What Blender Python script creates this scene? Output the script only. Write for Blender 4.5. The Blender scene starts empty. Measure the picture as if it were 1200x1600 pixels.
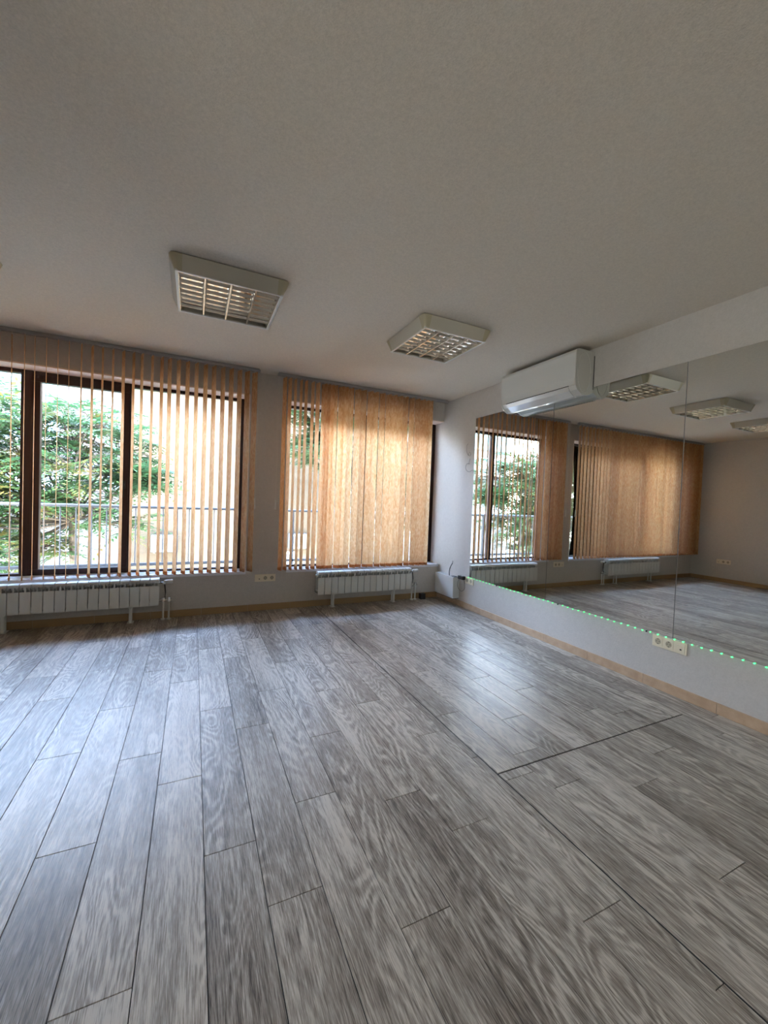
import bpy, bmesh, math, random
from mathutils import Vector, Matrix
random.seed(7)
S = bpy.context.scene
COL = S.collection
PI = math.pi

# ------------------------------------------------------------------ room numbers (metres)
XR, XL = 2.998, -2.87          # mirror wall, left wall
YW, YB = 4.586, -2.60          # window wall, back wall
ZC = 2.589                     # ceiling
YF = YW + 0.20                 # window frames sit this deep in the opening
SILL, HEAD = 0.437, 2.345
YS = YW - 0.13                 # blinds hang here

# ------------------------------------------------------------------ camera
cam = bpy.data.cameras.new('camera'); co = bpy.data.objects.new('camera', cam); COL.objects.link(co)
cam.sensor_fit = 'HORIZONTAL'; cam.sensor_width = 36.0; cam.lens = 36.0 * 632.6 / 1200.0
cam.clip_start = 0.02; cam.clip_end = 300
def basis(yaw, pitch, roll):
    f = Vector((math.sin(yaw)*math.cos(pitch), math.cos(yaw)*math.cos(pitch), math.sin(pitch)))
    r = Vector((math.cos(yaw), -math.sin(yaw), 0)); u = r.cross(f)
    return math.cos(roll)*r + math.sin(roll)*u, -math.sin(roll)*r + math.cos(roll)*u, f
r_, u_, f_ = basis(0.4406, -0.0259, 0.0372)
co.matrix_world = Matrix(((r_.x, u_.x, -f_.x, 0), (r_.y, u_.y, -f_.y, 0), (r_.z, u_.z, -f_.z, 1.25), (0, 0, 0, 1)))
S.camera = co

# ------------------------------------------------------------------ exposure, sky, sun, daylight portals
S.view_settings.view_transform = 'Standard'; S.view_settings.look = 'None'
S.view_settings.gamma = 1.0; S.view_settings.use_curve_mapping = False
S.view_settings.exposure = 1.5
W = bpy.data.worlds.new('sky'); S.world = W; W.use_nodes = True
nt = W.node_tree; bg = nt.nodes['Background']
tc = nt.nodes.new('ShaderNodeTexCoord'); sx = nt.nodes.new('ShaderNodeSeparateXYZ'); rp = nt.nodes.new('ShaderNodeValToRGB')
nt.links.new(tc.outputs['Generated'], sx.inputs[0]); nt.links.new(sx.outputs['Z'], rp.inputs[0]); nt.links.new(rp.outputs[0], bg.inputs[0])
rp.color_ramp.elements[0].position = 0.0; rp.color_ramp.elements[0].color = (1.0, 0.96, 0.90, 1)
rp.color_ramp.elements[1].position = 0.65; rp.color_ramp.elements[1].color = (0.40, 0.58, 1.0, 1)
SKY = 18.0
bg.inputs[1].default_value = SKY
sl = bpy.data.lights.new('sun', 'SUN'); sl.energy = 15.0; sl.angle = 0.02; sl.color = (1.0, 0.93, 0.82)
so = bpy.data.objects.new('sun', sl); COL.objects.link(so)
so.rotation_euler = Vector((0.06, 0.80, -0.62)).to_track_quat('-Z', 'Y').to_euler(); so.location = (-4, -4, 12)
def portal(x, y, z, w, h, facing):
    l = bpy.data.lights.new('daylight_portal', 'AREA'); l.shape = 'RECTANGLE'; l.size = w; l.size_y = h
    l.cycles.is_portal = True
    o = bpy.data.objects.new('daylight_portal', l); COL.objects.link(o); o.location = (x, y, z)
    o.rotation_euler = Vector(((0, -1, 0) if facing < 0 else (1, 0, 0))).to_track_quat('-Z', 'Z').to_euler()
portal(-0.97, YF+0.12, 1.39, 2.95, 1.92, -1)
portal(1.99, YF+0.12, 1.39, 2.05, 1.92, -1)
portal(XL-0.25, -1.6, 1.55, 1.1, 1.1, 0)  # for the added side window behind the camera

# ------------------------------------------------------------------ material helpers
def mat(name, col=(0.5, 0.5, 0.5), rough=0.5, metal=0.0, spec=0.5, coat=0.0):
    m = bpy.data.materials.new(name); m.use_nodes = True
    b = m.node_tree.nodes['Principled BSDF']
    b.inputs['Base Color'].default_value = (*col, 1); b.inputs['Roughness'].default_value = rough
    b.inputs['Metallic'].default_value = metal; b.inputs['Specular IOR Level'].default_value = spec
    b.inputs['Coat Weight'].default_value = coat
    return m
def nodes(m): return m.node_tree.nodes, m.node_tree.links, m.node_tree.nodes['Principled BSDF']
def mapping(m, scale, rot=(0, 0, 0), kind='Object'):
    n, l, b = nodes(m); t = n.new('ShaderNodeTexCoord'); mp = n.new('ShaderNodeMapping')
    mp.inputs['Scale'].default_value = scale; mp.inputs['Rotation'].default_value = rot
    l.new(t.outputs[kind], mp.inputs[0]); return mp.outputs[0]
def noise(m, vec, scale, detail=3, rough=0.5, dist=0.0):
    n, l, b = nodes(m); x = n.new('ShaderNodeTexNoise'); x.inputs['Scale'].default_value = scale
    x.inputs['Detail'].default_value = detail; x.inputs['Roughness'].default_value = rough; x.inputs['Distortion'].default_value = dist
    if vec is not None: l.new(vec, x.inputs['Vector'])
    return x.outputs[0]
def ramp(m, fac, stops):
    n, l, b = nodes(m); r = n.new('ShaderNodeValToRGB'); e = r.color_ramp.elements
    e[0].position, e[0].color = stops[0][0], (*stops[0][1], 1); e[1].position, e[1].color = stops[-1][0], (*stops[-1][1], 1)
    for p, c in stops[1:-1]:
        k = e.new(p); k.color = (*c, 1)
    l.new(fac, r.inputs[0]); return r.outputs[0]
def bump(m, h, strength=0.3, dist=0.002):
    n, l, b = nodes(m); x = n.new('ShaderNodeBump'); x.inputs['Strength'].default_value = strength; x.inputs['Distance'].default_value = dist
    l.new(h, x.inputs['Height']); l.new(x.outputs[0], b.inputs['Normal'])
def math_(m, op, a, bb=None):
    n, l, b = nodes(m); x = n.new('ShaderNodeMath'); x.operation = op
    for i, v in enumerate((a, bb)):
        if v is None: continue
        if isinstance(v, (int, float)): x.inputs[i].default_value = v
        else: l.new(v, x.inputs[i])
    return x.outputs[0]
def mixc(m, fac, a, c, mode='MIX'):
    n, l, b = nodes(m); x = n.new('ShaderNodeMix'); x.data_type = 'RGBA'; x.blend_type = mode
    for k, v in ((0, fac), (6, a), (7, c)):
        if isinstance(v, (int, float)): x.inputs[k].default_value = v
        elif isinstance(v, tuple): x.inputs[k].default_value = (*v, 1)
        else: l.new(v, x.inputs[k])
    return x.outputs[2]

def plaster(name, c, sc=260, st=0.5, d=0.0015, var=0.10):
    m = mat(name, c, 0.85, spec=0.2); v = mapping(m, (1, 1, 1), kind='Object')
    a = noise(m, v, sc, 2, 0.6); b2 = noise(m, v, sc*0.35, 3, 0.6)
    h = math_(m, 'ADD', a, b2); bump(m, h, st, d)
    col = ramp(m, math_(m, 'MULTIPLY', h, 0.5), [(0.35, tuple(x*(1-var) for x in c)), (0.65, tuple(min(1, x*(1+var)) for x in c))])
    n, l, b = nodes(m); l.new(col, b.inputs['Base Color']); return m
M = {}
M['ceiling'] = plaster('ceiling_plaster', (0.67, 0.60, 0.505), 230, 0.4, 0.002, 0.09)
M['wall'] = plaster('grey_wallpaper', (0.54, 0.51, 0.475), 90, 0.5, 0.002, 0.05)
M['reveal'] = plaster('sun_tinted_reveal', (0.86, 0.74, 0.65), 120, 0.3, 0.001, 0.04)  # pink brightness of bounced sunlight is put into this colour
M['sill'] = mat('white_sill', (0.72, 0.74, 0.78), 0.3)
M['exterior'] = plaster('exterior_render', (0.30, 0.29, 0.27), 40, 0.4, 0.004, 0.06)
M['white'] = mat('white_enamel', (0.66, 0.66, 0.62), 0.3)
M['dark'] = mat('dark_gap', (0.012, 0.012, 0.012), 0.7)
M['black'] = mat('black_plastic', (0.015, 0.015, 0.017), 0.4)
M['mullion'] = mat('mahogany_frame', (0.060, 0.012, 0.009), 0.35)
m = M['mullion']; c = ramp(m, noise(m, mapping(m, (40, 40, 2)), 3, 4), [(0.3, (0.018, 0.004, 0.003)), (0.75, (0.042, 0.010, 0.007))]); m.node_tree.links.new(c, nodes(m)[2].inputs['Base Color'])
M['chrome'] = mat('chrome', (0.7, 0.7, 0.68), 0.18, 1.0)
M['rail'] = mat('aluminium_rail', (0.38, 0.36, 0.35), 0.4, 0.3)
M['steel'] = mat('galvanised_steel', (0.052, 0.050, 0.050), 0.55, 0.0, 0.3)
M['cream'] = mat('cream_plastic', (0.78, 0.70, 0.54), 0.35)
M['creamdark'] = mat('cream_socket_well', (0.42, 0.37, 0.27), 0.4)
M['mirror'] = mat('mirror_glass', (0.80, 0.82, 0.79), 0.0, 1.0)
M['mirroredge'] = mat('mirror_edge', (0.10, 0.12, 0.11), 0.3)
M['ac'] = mat('white_gloss_plastic', (0.62, 0.62, 0.59), 0.12, coat=0.5)
M['acside'] = mat('white_matt_plastic', (0.50, 0.49, 0.45), 0.4)
M['housing'] = mat('luminaire_enamel', (0.50, 0.46, 0.38), 0.4)
M['corner'] = mat('luminaire_corner_plastic', (0.44, 0.385, 0.26), 0.45)
M['louvre'] = mat('specular_louvre', (0.90, 0.86, 0.78), 0.09, 1.0)
M['lamella'] = mat('lamella_enamel', (0.72, 0.66, 0.57), 0.2, 0.7)
M['trough'] = mat('trough_metal', (0.22, 0.20, 0.17), 0.3, 1.0)
M['tube'] = mat('fluorescent_tube', (0.82, 0.82, 0.80), 0.25)
M['cord'] = mat('white_cord', (0.60, 0.58, 0.52), 0.6)
M['wire'] = mat('grey_wire', (0.10, 0.10, 0.10), 0.5)

def glass(name, tint=(0.96, 0.99, 0.98)):
    m = bpy.data.materials.new(name); m.use_nodes = True; n = m.node_tree.nodes; l = m.node_tree.links; n.clear()
    o = n.new('ShaderNodeOutputMaterial'); t = n.new('ShaderNodeBsdfTransparent'); t.inputs[0].default_value = (*tint, 1)
    g = n.new('ShaderNodeBsdfGlossy'); g.inputs['Roughness'].default_value = 0.0
    f = n.new('ShaderNodeFresnel'); f.inputs[0].default_value = 1.3; x = n.new('ShaderNodeMixShader')
    l.new(f.outputs[0], x.inputs[0]); l.new(t.outputs[0], x.inputs[1]); l.new(g.outputs[0], x.inputs[2]); l.new(x.outputs[0], o.inputs[0]); return m
M['glass'] = glass('window_glass')

def fabric(name):
    m = bpy.data.materials.new(name); m.use_nodes = True; n = m.node_tree.nodes; l = m.node_tree.links
    b = n['Principled BSDF']; b.inputs['Roughness'].default_value = 0.75; b.inputs['Specular IOR Level'].default_value = 0.25
    v = mapping(m, (10, 10, 10), (0, 0.85, 0))
    oi = n.new('ShaderNodeObjectInfo'); tc_ = n.new('ShaderNodeTexCoord'); vm = n.new('ShaderNodeVectorMath'); vm.operation = 'ADD'
    l.new(tc_.outputs['Object'], vm.inputs[0]); l.new(math_(m, 'MULTIPLY', oi.outputs['Random'], 23.0), vm.inputs[1])
    q = n.new('ShaderNodeMapping'); q.inputs['Scale'].default_value = (26, 26, 9); q.inputs['Rotation'].default_value = (0, 0.5, 0); l.new(vm.outputs[0], q.inputs[0])
    w = noise(m, q.outputs[0], 2.2, 2, 0.5, 0.8)
    fine = noise(m, mapping(m, (300, 300, 60)), 2, 1)
    h = math_(m, 'ADD', w, math_(m, 'MULTIPLY', fine, 0.25)); bump(m, h, 0.6, 0.004)
    c = ramp(m, w, [(0.35, (0.17, 0.085, 0.04)), (0.65, (0.29, 0.16, 0.085))]); l.new(c, b.inputs['Base Color'])
    t = n.new('ShaderNodeBsdfTranslucent')
    c2 = ramp(m, w, [(0.35, (0.88, 0.48, 0.215)), (0.65, (1.0, 0.71, 0.40))]); c2 = mixc(m, 1.0, c2, ramp(m, oi.outputs['Random'], [(0.0, (0.80, 0.76, 0.74)), (1.0, (1, 1, 1))]), 'MULTIPLY'); l.new(c2, t.inputs[0])
    x = n.new('ShaderNodeMixShader'); x.inputs[0].default_value = 0.74
    o = n['Material Output']; l.new(b.outputs[0], x.inputs[1]); l.new(t.outputs[0], x.inputs[2]); l.new(x.outputs[0], o.inputs[0]); return m
M['fabric'] = fabric('slat_fabric')

def wood(name):
    m = mat(name, (0.3, 0.3, 0.3), 0.38, spec=0.38); n, l, b = nodes(m)
    oi = n.new('ShaderNodeObjectInfo'); t = n.new('ShaderNodeTexCoord')
    cmb = n.new('ShaderNodeCombineXYZ')
    off = math_(m, 'MULTIPLY', oi.outputs['Random'], 91.0); off2 = math_(m, 'MULTIPLY', oi.outputs['Random'], 37.0)
    l.new(off2, cmb.inputs[0]); l.new(off, cmb.inputs[1]); l.new(off, cmb.inputs[2])
    add = n.new('ShaderNodeVectorMath'); add.operation = 'ADD'; l.new(t.outputs['Object'], add.inputs[0]); l.new(cmb.outputs[0], add.inputs[1])
    def mp(s):
        q = n.new('ShaderNodeMapping'); q.inputs['Scale'].default_value = s; l.new(add.outputs[0], q.inputs[0]); return q.outputs[0]
    base = noise(m, mp((5.0, 1.25, 1)), 1.0, 2.0, 0.40, 0.3)
    wob = noise(m, mp((95, 28, 1)), 1.0, 2, 0.5)
    field = math_(m, 'ADD', math_(m, 'MULTIPLY', base, 135.0), math_(m, 'MULTIPLY', wob, 3.2))
    ring = math_(m, 'ADD', math_(m, 'MULTIPLY', math_(m, 'SINE', field), 0.5), 0.5)
    ring = math_(m, 'POWER', ring, 1.7)
    msk = ramp(m, noise(m, mp((9, 1.1, 1)), 1.0, 2, 0.5), [(0.40, (0.12,)*3), (0.60, (1, 1, 1))])
    ring = math_(m, 'MULTIPLY', ring, msk)
    fib = noise(m, mp((330, 17, 1)), 1.0, 3, 0.65)
    fib2 = noise(m, mp((70, 2.2, 1)), 1.0, 3, 0.6)
    blot = noise(m, mp((7, 1.8, 1)), 1.0, 3, 0.55)
    g = math_(m, 'ADD', math_(m, 'MULTIPLY', ring, 0.185), math_(m, 'MULTIPLY', fib, 0.85))
    g = math_(m, 'ADD', math_(m, 'SUBTRACT', g, 0.205), math_(m, 'MULTIPLY', fib2, 0.42))
    g = math_(m, 'ADD', g, math_(m, 'MULTIPLY', blot, 0.42))
    g = math_(m, 'ADD', g, math_(m, 'MULTIPLY', oi.outputs['Random'], 0.14))
    c = ramp(m, g, [(0.46, (0.065, 0.049, 0.037)), (0.60, (0.175, 0.142, 0.112)), (0.74, (0.315, 0.268, 0.218)), (0.92, (0.55, 0.485, 0.405))])
    # occasional knots
    vor = n.new('ShaderNodeTexVoronoi'); vor.inputs['Scale'].default_value = 1.0; l.new(mp((7.5, 3.2, 1)), vor.inputs['Vector'])
    k = ramp(m, vor.outputs['Distance'], [(0.03, (1, 1, 1)), (0.16, (0, 0, 0))])
    sel = math_(m, 'GREATER_THAN', blot, 0.52)
    c = mixc(m, math_(m, 'MULTIPLY', math_(m, 'MULTIPLY', k, sel), 0.6), c, (0.045, 0.036, 0.030))
    l.new(c, b.inputs['Base Color'])
    rr = math_(m, 'ADD', math_(m, 'MULTIPLY', fib, 0.14), 0.33); l.new(rr, b.inputs['Roughness'])
    bump(m, g, 0.35, 0.0008); return m
M['wood'] = wood('grey_oak_print')
M['tile'] = mat('tan_skirting', (0.50, 0.345, 0.225), 0.35)
m = M['tile']; c = ramp(m, noise(m, mapping(m, (6, 6, 6)), 3, 4), [(0.3, (0.45, 0.305, 0.195)), (0.7, (0.55, 0.385, 0.255))]); m.node_tree.links.new(c, nodes(m)[2].inputs['Base Color'])
M['tilejoint'] = mat('skirting_grout', (0.40, 0.33, 0.25), 0.7)
M['skirtwood'] = mat('ochre_skirting', (0.36, 0.235, 0.115), 0.4)
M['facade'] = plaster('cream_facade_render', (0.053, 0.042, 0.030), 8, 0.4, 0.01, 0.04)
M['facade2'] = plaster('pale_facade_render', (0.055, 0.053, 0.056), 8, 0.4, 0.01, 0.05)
M['aqua'] = mat('aqua_cladding', (0.014, 0.055, 0.07), 0.3)
M['paving'] = plaster('pale_paving', (0.42, 0.38, 0.32), 5, 0.4, 0.01, 0.12)
M['acext'] = mat('outdoor_unit_white', (0.10, 0.105, 0.112), 0.4)
M['bark'] = mat('bark', (0.04, 0.03, 0.022), 0.9)
def leafmat(name, cs):
    m = bpy.data.materials.new(name); m.use_nodes = True; n = m.node_tree.nodes; l = m.node_tree.links
    b = n['Principled BSDF']; b.inputs['Roughness'].default_value = 0.5
    c = ramp(m, noise(m, mapping(m, (1, 1, 1)), 1.6, 3, 0.7), [(0.33, cs[0]), (0.52, cs[1]), (0.68, cs[2])]); l.new(c, b.inputs['Base Color'])
    t = n.new('ShaderNodeBsdfTranslucent'); l.new(c, t.inputs[0]); x = n.new('ShaderNodeMixShader'); x.inputs[0].default_value = 0.4
    l.new(b.outputs[0], x.inputs[1]); l.new(t.outputs[0], x.inputs[2]); l.new(x.outputs[0], n['Material Output'].inputs[0]); return m
M['leaf'] = leafmat('green_leaf', [(0.016, 0.052, 0.022), (0.036, 0.082, 0.030), (0.15, 0.095, 0.020)])
M['leafdark'] = leafmat('dark_green_leaf', [(0.009, 0.025, 0.009), (0.02, 0.045, 0.015), (0.06, 0.075, 0.028)])
M['leafolive'] = leafmat('olive_leaf', [(0.02, 0.04, 0.015), (0.045, 0.07, 0.024), (0.10, 0.085, 0.024)])
def emis(name, c, s):
    m = mat(name, c, 0.4); b = nodes(m)[2]; b.inputs['Emission Color'].default_value = (*c, 1); b.inputs['Emission Strength'].default_value = s; return m
M['led'] = emis('green_led', (0.06, 0.95, 0.22), 1.3)

# ------------------------------------------------------------------ mesh helpers
def link(name, mesh, m, parent=None):
    o = bpy.data.objects.new(name, mesh); COL.objects.link(o)
    if m is not None and not mesh.materials:
        for k in (m if isinstance(m, (list, tuple)) else [m]): mesh.materials.append(k)
    if parent is not None: o.parent = parent
    return o
def fin(name, bm, m, parent=None, smooth=False, loc=None):
    me = bpy.data.meshes.new(name); bmesh.ops.recalc_face_normals(bm, faces=bm.faces)
    if smooth:
        for f in bm.faces: f.smooth = True
    bm.to_mesh(me); bm.free(); o = link(name, me, m, parent)
    if loc is not None: o.location = loc
    return o
def bx(bm, x0, x1, y0, y1, z0, z1, mi=0, bev=0.0):
    v = [bm.verts.new((x, y, z)) for x in (x0, x1) for y in (y0, y1) for z in (z0, z1)]
    fs = [bm.faces.new([v[i] for i in q]) for q in ((0, 1, 3, 2), (4, 6, 7, 5), (0, 4, 5, 1), (2, 3, 7, 6), (0, 2, 6, 4), (1, 5, 7, 3))]
    for f in fs: f.material_index = mi
    if bev > 0:
        es = list({e for f in fs for e in f.edges})
        r = bmesh.ops.bevel(bm, geom=es, offset=bev, segments=2, profile=0.6, affect='EDGES')
        for f in r['faces']: f.material_index = mi
    return fs
def box(name, m, parent, x0, x1, y0, y1, z0, z1, bev=0.0):
    bm = bmesh.new(); bx(bm, x0, x1, y0, y1, z0, z1, 0, bev); return fin(name, bm, m, parent)
def tube(bm, pts, r, seg=8, cap=True):
    pts = [Vector(p) for p in pts]; rings = []
    up = Vector((0, 0, 1))
    rr = r if isinstance(r, (list, tuple)) else [r]*len(pts)
    for i, p in enumerate(pts):
        d = (pts[min(i+1, len(pts)-1)] - pts[max(i-1, 0)]).normalized()
        a = d.cross(up)
        if a.length < 1e-3: a = d.cross(Vector((1, 0, 0)))
        a.normalize(); b = d.cross(a)
        rings.append([bm.verts.new(p + rr[i]*(math.cos(2*PI*k/seg)*a + math.sin(2*PI*k/seg)*b)) for k in range(seg)])
    for A, B in zip(rings, rings[1:]):
        for k in range(seg): bm.faces.new((A[k], A[(k+1) % seg], B[(k+1) % seg], B[k]))
    if cap: bm.faces.new(rings[0][::-1]); bm.faces.new(rings[-1])
def prism(bm, prof, axis, a0, a1, mi=0):
    """prof: 2D outline; axis 'x' extrudes (y,z), axis 'y' extrudes (x,z)"""
    def P(p, a): return (a, p[0], p[1]) if axis == 'x' else (p[0], a, p[1])
    A = [bm.verts.new(P(p, a0)) for p in prof]; B = [bm.verts.new(P(p, a1)) for p in prof]; n = len(prof)
    fs = [bm.faces.new((A[i], A[(i+1) % n], B[(i+1) % n], B[i])) for i in range(n)] + [bm.faces.new(A[::-1]), bm.faces.new(B)]
    for f in fs: f.material_index = mi
    return fs
def empty(name, loc, label, cat, group=None, rz=0):
    o = bpy.data.objects.new(name, None); COL.objects.link(o); o.location = loc; o.rotation_euler = (0, 0, rz); o.empty_display_size = 0.1
    o['label'] = label; o['category'] = cat
    if group: o['group'] = group
    return o
def struct(o, label=None):
    o['kind'] = 'structure'
    if label: o['label'] = label
    return o
def tag(o, label, cat, group=None):
    o['label'] = label; o['category'] = cat
    if group: o['group'] = group
    return o

# ------------------------------------------------------------------ room shell
T = 0.25
fl = struct(box('floor', M['dark'], None, XL-0.2, XR+0.2, YB-0.2, YW+0.2, -0.2, -0.0035), 'grey oak plank floor with a long dark seam, running to the windows')
ce = struct(box('ceiling', M['ceiling'], None, XL-0.2, XR+0.2, YB-0.2, YW+0.2, ZC, ZC+0.2), 'plain matt off-white textured ceiling')
W1, W2 = (-2.42, 0.53), (0.965, XR)
def wallbox(bm, x0, x1, z0, z1): bx(bm, x0, x1, YW, YW+T+0.03, z0, z1)
bm = bmesh.new()
wallbox(bm, XL-0.2, XR+0.2, -0.2, SILL-0.03); wallbox(bm, XL-0.2, XR+0.2, HEAD, ZC+0.2)
wallbox(bm, XL-0.2, W1[0], SILL-0.03, HEAD); wallbox(bm, W1[1], W2[0], SILL-0.03, HEAD)
struct(fin('wall_front', bm, M['wall']), 'grey wall with the two wide window openings')
struct(box('wall_right', M['wall'], None, XR, XR+0.2, YB, YW+T+0.03, -0.2, ZC+0.2), 'pale grey wall that carries the mirrors and air conditioner')
bm = bmesh.new(); LW0, LW1, LZ0, LZ1 = -2.1, -1.1, 1.05, 2.05  # left wall, with an opening for the added fill window
bx(bm, XL-0.2, XL, YB, LW0, -0.2, ZC+0.2); bx(bm, XL-0.2, XL, LW1, YW, -0.2, ZC+0.2)
bx(bm, XL-0.2, XL, LW0, LW1, -0.2, LZ0); bx(bm, XL-0.2, XL, LW0, LW1, LZ1, ZC+0.2)
struct(fin('wall_left', bm, M['wall']), 'beige grey wall seen only in the mirror')
struct(box('wall_back', M['wall'], None, XL-0.2, XR+0.2, YB-0.2, YB, -0.2, ZC+0.2), 'plain wall behind the camera')
# sills and soffits
for i, (a, b) in enumerate((W1, W2)):
    struct(box('trim_%d' % (i+1), M['sill'], None, a, b-0.001, YW-0.012 if i == 0 else YW-0.004, YF+0.02, SILL-0.03, SILL), 'white window sill board')
    struct(box('trim_%d' % (i+3), M['reveal'], None, a, b-0.001, YW+0.002, YF+0.02, HEAD-0.012, HEAD), 'plastered window head')
struct(box('trim_5', M['reveal'], None, W1[1]-0.012, W1[1], YW+0.002, YF+0.02, SILL, HEAD-0.012), 'plastered window jamb')

# floor planks: rows 0.1727 wide, 1.033 long, laid along the room, split by the seams
PW, PL, G = 0.1727, 1.033, 0.0011
phase = {0: 1.485, 1: 1.222, 2: 1.611, 3: 1.004, 4: 1.481, 5: 1.242, 6: 0.804, 7: 0.542, -1: 0.90, -2: 1.148, -3: 0.66, -4: 1.287}
ph_low = {1: 1.261, 2: 0.716, 3: 1.124, 5: 1.248, 0: 0.35, 4: 0.62}
ph_up = {0: 1.974, 1: 2.55, 2: 1.80, 3: 2.31, 4: 2.06, 5: 2.72}
SEAM = 1.312; XS2 = 2.775; YS2 = 1.435
def plank(x0, x1, y0, y1):
    if x1-x0 < 0.01 or y1-y0 < 0.02: return
    cx, cy = (x0+x1)/2, (y0+y1)/2; bm = bmesh.new()
    hx, hy = (x1-x0)/2-G, (y1-y0)/2-G
    bx(bm, -hx, hx, -hy, hy, -0.003, 0.0)
    for v in bm.verts:
        if v.co.z > -0.001: v.co.x *= 1-0.0006/hx; v.co.y *= 1-0.0006/hy
    fin('plank', bm, M['wood'], fl, loc=(cx, cy, 0))
def fill(x0, x1, ph, ya, yb):
    c = [ya, yb]; k = math.floor((ya-ph)/PL)
    while ph + k*PL < yb:
        if ya+0.03 < ph + k*PL < yb-0.03: c.append(ph+k*PL)
        k += 1
    c.sort()
    for a, b in zip(c, c[1:]): plank(x0, x1, a, b)
k0 = math.floor((XL-0.061)/PW)
for k in range(k0, 8):
    x0, x1 = max(XL, 0.061+k*PW), min(SEAM-0.003, 0.061+(k+1)*PW)
    if x1 <= x0: continue
    fill(x0, x1, phase.get(k, (abs(k)*0.387) % PL), YB, YW)
j = 0
while SEAM + j*PW < XR:
    x0, x1 = SEAM+0.003+j*PW if j == 0 else SEAM+j*PW, min(SEAM+(j+1)*PW, XR)
    if x0 < XS2 - 0.02:
        xx = min(x1, XS2-0.001)
        fill(x0, xx, ph_low.get(j, (j*0.41) % PL), YB, YS2-0.003)
        fill(x0, xx, ph_up.get(j, (j*0.61) % PL), YS2+0.003, YW)
    j += 1
fill(XS2, 2.90, 0.88, YB, YW); fill(2.90, XR, 0.31, YB, YW)

# skirting
def skirting(name, pts, m, label, length=0.459, phase0=0.0, axis='y'):
    x0, x1, y0, y1 = pts
    root = struct(box(name, M['tilejoint'], None, x0, x1, y0, y1, 0.0, 0.066), label)
    a, b = (y0, y1) if axis == 'y' else (x0, x1)
    cuts = [a]; p = a + ((phase0 - a) % length)
    while p < b-0.02:
        if p > a+0.02: cuts.append(p)
        p += length
    cuts.append(b)
    for s, e in zip(cuts, cuts[1:]):
        g = 0.0016; bm = bmesh.new()
        if axis == 'y':
            xa, xb = (x0-0.0035, x1) if x0 > 0 else (x0, x1+0.0035)
            bx(bm, xa, xb, s+g, e-g, 0.001, 0.069, 0, 0.0015)
        else: bx(bm, s+g, e-g, y0-0.0035, y1, 0.001, 0.069, 0, 0.0015)
        fin('tile', bm, m, root)
    return root
skirting('baseboard_right', (XR-0.011, XR, YB, YW), M['tile'], 'tan tile skirting under the mirrors', 0.4595, 1.355)
skirting('baseboard_front', (XL+0.013, XR-0.016, YW-0.011, YW), M['skirtwood'], 'ochre skirting under the windows', 0.4595, 0.10, 'x')
skirting('baseboard_left', (XL, XL+0.011, YB, YW), M['skirtwood'], 'brown skirting on the left wall', 0.4595, 0.2)

# ------------------------------------------------------------------ windows
def window(name, label, posts, panes, x0, x1, z0=SILL+0.001, z1=HEAD-0.013, y=YF, dep=0.065):
    root = bpy.data.objects.new(name, None); COL.objects.link(root); root.location = (0, 0, 0); struct(root, label)
    def fr(nm, a, b, c, d, yy=0.0, dp=dep): 
        bm = bmesh.new(); bx(bm, a, b, y+yy, y+yy+dp, c, d, 0, 0.004); return fin(nm, bm, M['mullion'], root)
    for a, b in posts: fr('post', a, b, z0, z1)
    fr('top_rail', x0, x1, z1-0.035, z1, 0.004); fr('bottom_rail', x0, x1, z0, z0+0.02, 0.004)
    for (a, b, c, d, openable) in panes:   # glass rectangle; an openable sash gets its own thick frame
        if openable:
            w = 0.07; s = fr('sash', a-w, b+w, d, d+w*0.9, -0.012, 0.06); 
            fr('sash', a-w, b+w, c-w*0.55, c, -0.012, 0.06); fr('sash', a-w, a, c, d, -0.012, 0.06); fr('sash', b, b+w, c, d, -0.012, 0.06)
            bm = bmesh.new(); bx(bm, b+0.025, b+0.047, y-0.030, y-0.012, 1.28, 1.36, 0, 0.004)
            bx(bm, b+0.028, b+0.044, y-0.050, y-0.030, 1.31, 1.33, 0, 0.002); bx(bm, b+0.028, b+0.044, y-0.056, y-0.046, 1.20, 1.335, 0, 0.003)
            fin('handle', bm, M['black'], root)
        bm = bmesh.new(); bx(bm, a-0.005, b+0.005, y+0.022, y+0.034, c-0.005, d+0.005); fin('pane', bm, M['glass'], root)
    return root
window('window_1', 'wide window in mahogany coloured frame, left of the pillar',
       [(W1[0], W1[0]+0.07), (-1.445, -1.36), (-0.640, -0.582), (0.425, W1[1]-0.013)],
       [(-2.35, -1.445, 0.470, 2.285, False), (-1.300, -0.668, 0.495, 2.235, True), (-0.582, 0.425, 0.465, 2.290, False)], W1[0], W1[1]-0.013)
window('window_2', 'wide window in dark mahogany frame, between pillar and mirror wall',
       [(W2[0], W2[0]+0.045), (1.94, 2.00), (XR-0.075, XR-0.001)],
       [(1.01, 1.94, 0.468, 2.290, False), (2.00, XR-0.075, 0.468, 2.290, False)], W2[0], XR-0.001)

w3 = bpy.data.objects.new('fill_window', None); COL.objects.link(w3); struct(w3, 'unseen side window added for fill light, in the left wall behind the camera')  # invented window, added to brighten the ceiling and floor
for nm, a, b, c, d in (('post', LW0, LW0+0.06, LZ0, LZ1), ('post', LW1-0.06, LW1, LZ0, LZ1), ('post', -1.63, -1.57, LZ0, LZ1), ('rail', LW0, LW1, LZ0, LZ0+0.06), ('rail', LW0, LW1, LZ1-0.06, LZ1)):
    box(nm, M['mullion'], w3, XL-0.16, XL-0.10, a, b, c, d, 0.003)
box('pane', M['glass'], w3, XL-0.135, XL-0.125, LW0+0.05, LW1-0.05, LZ0+0.05, LZ1-0.05)

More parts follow.
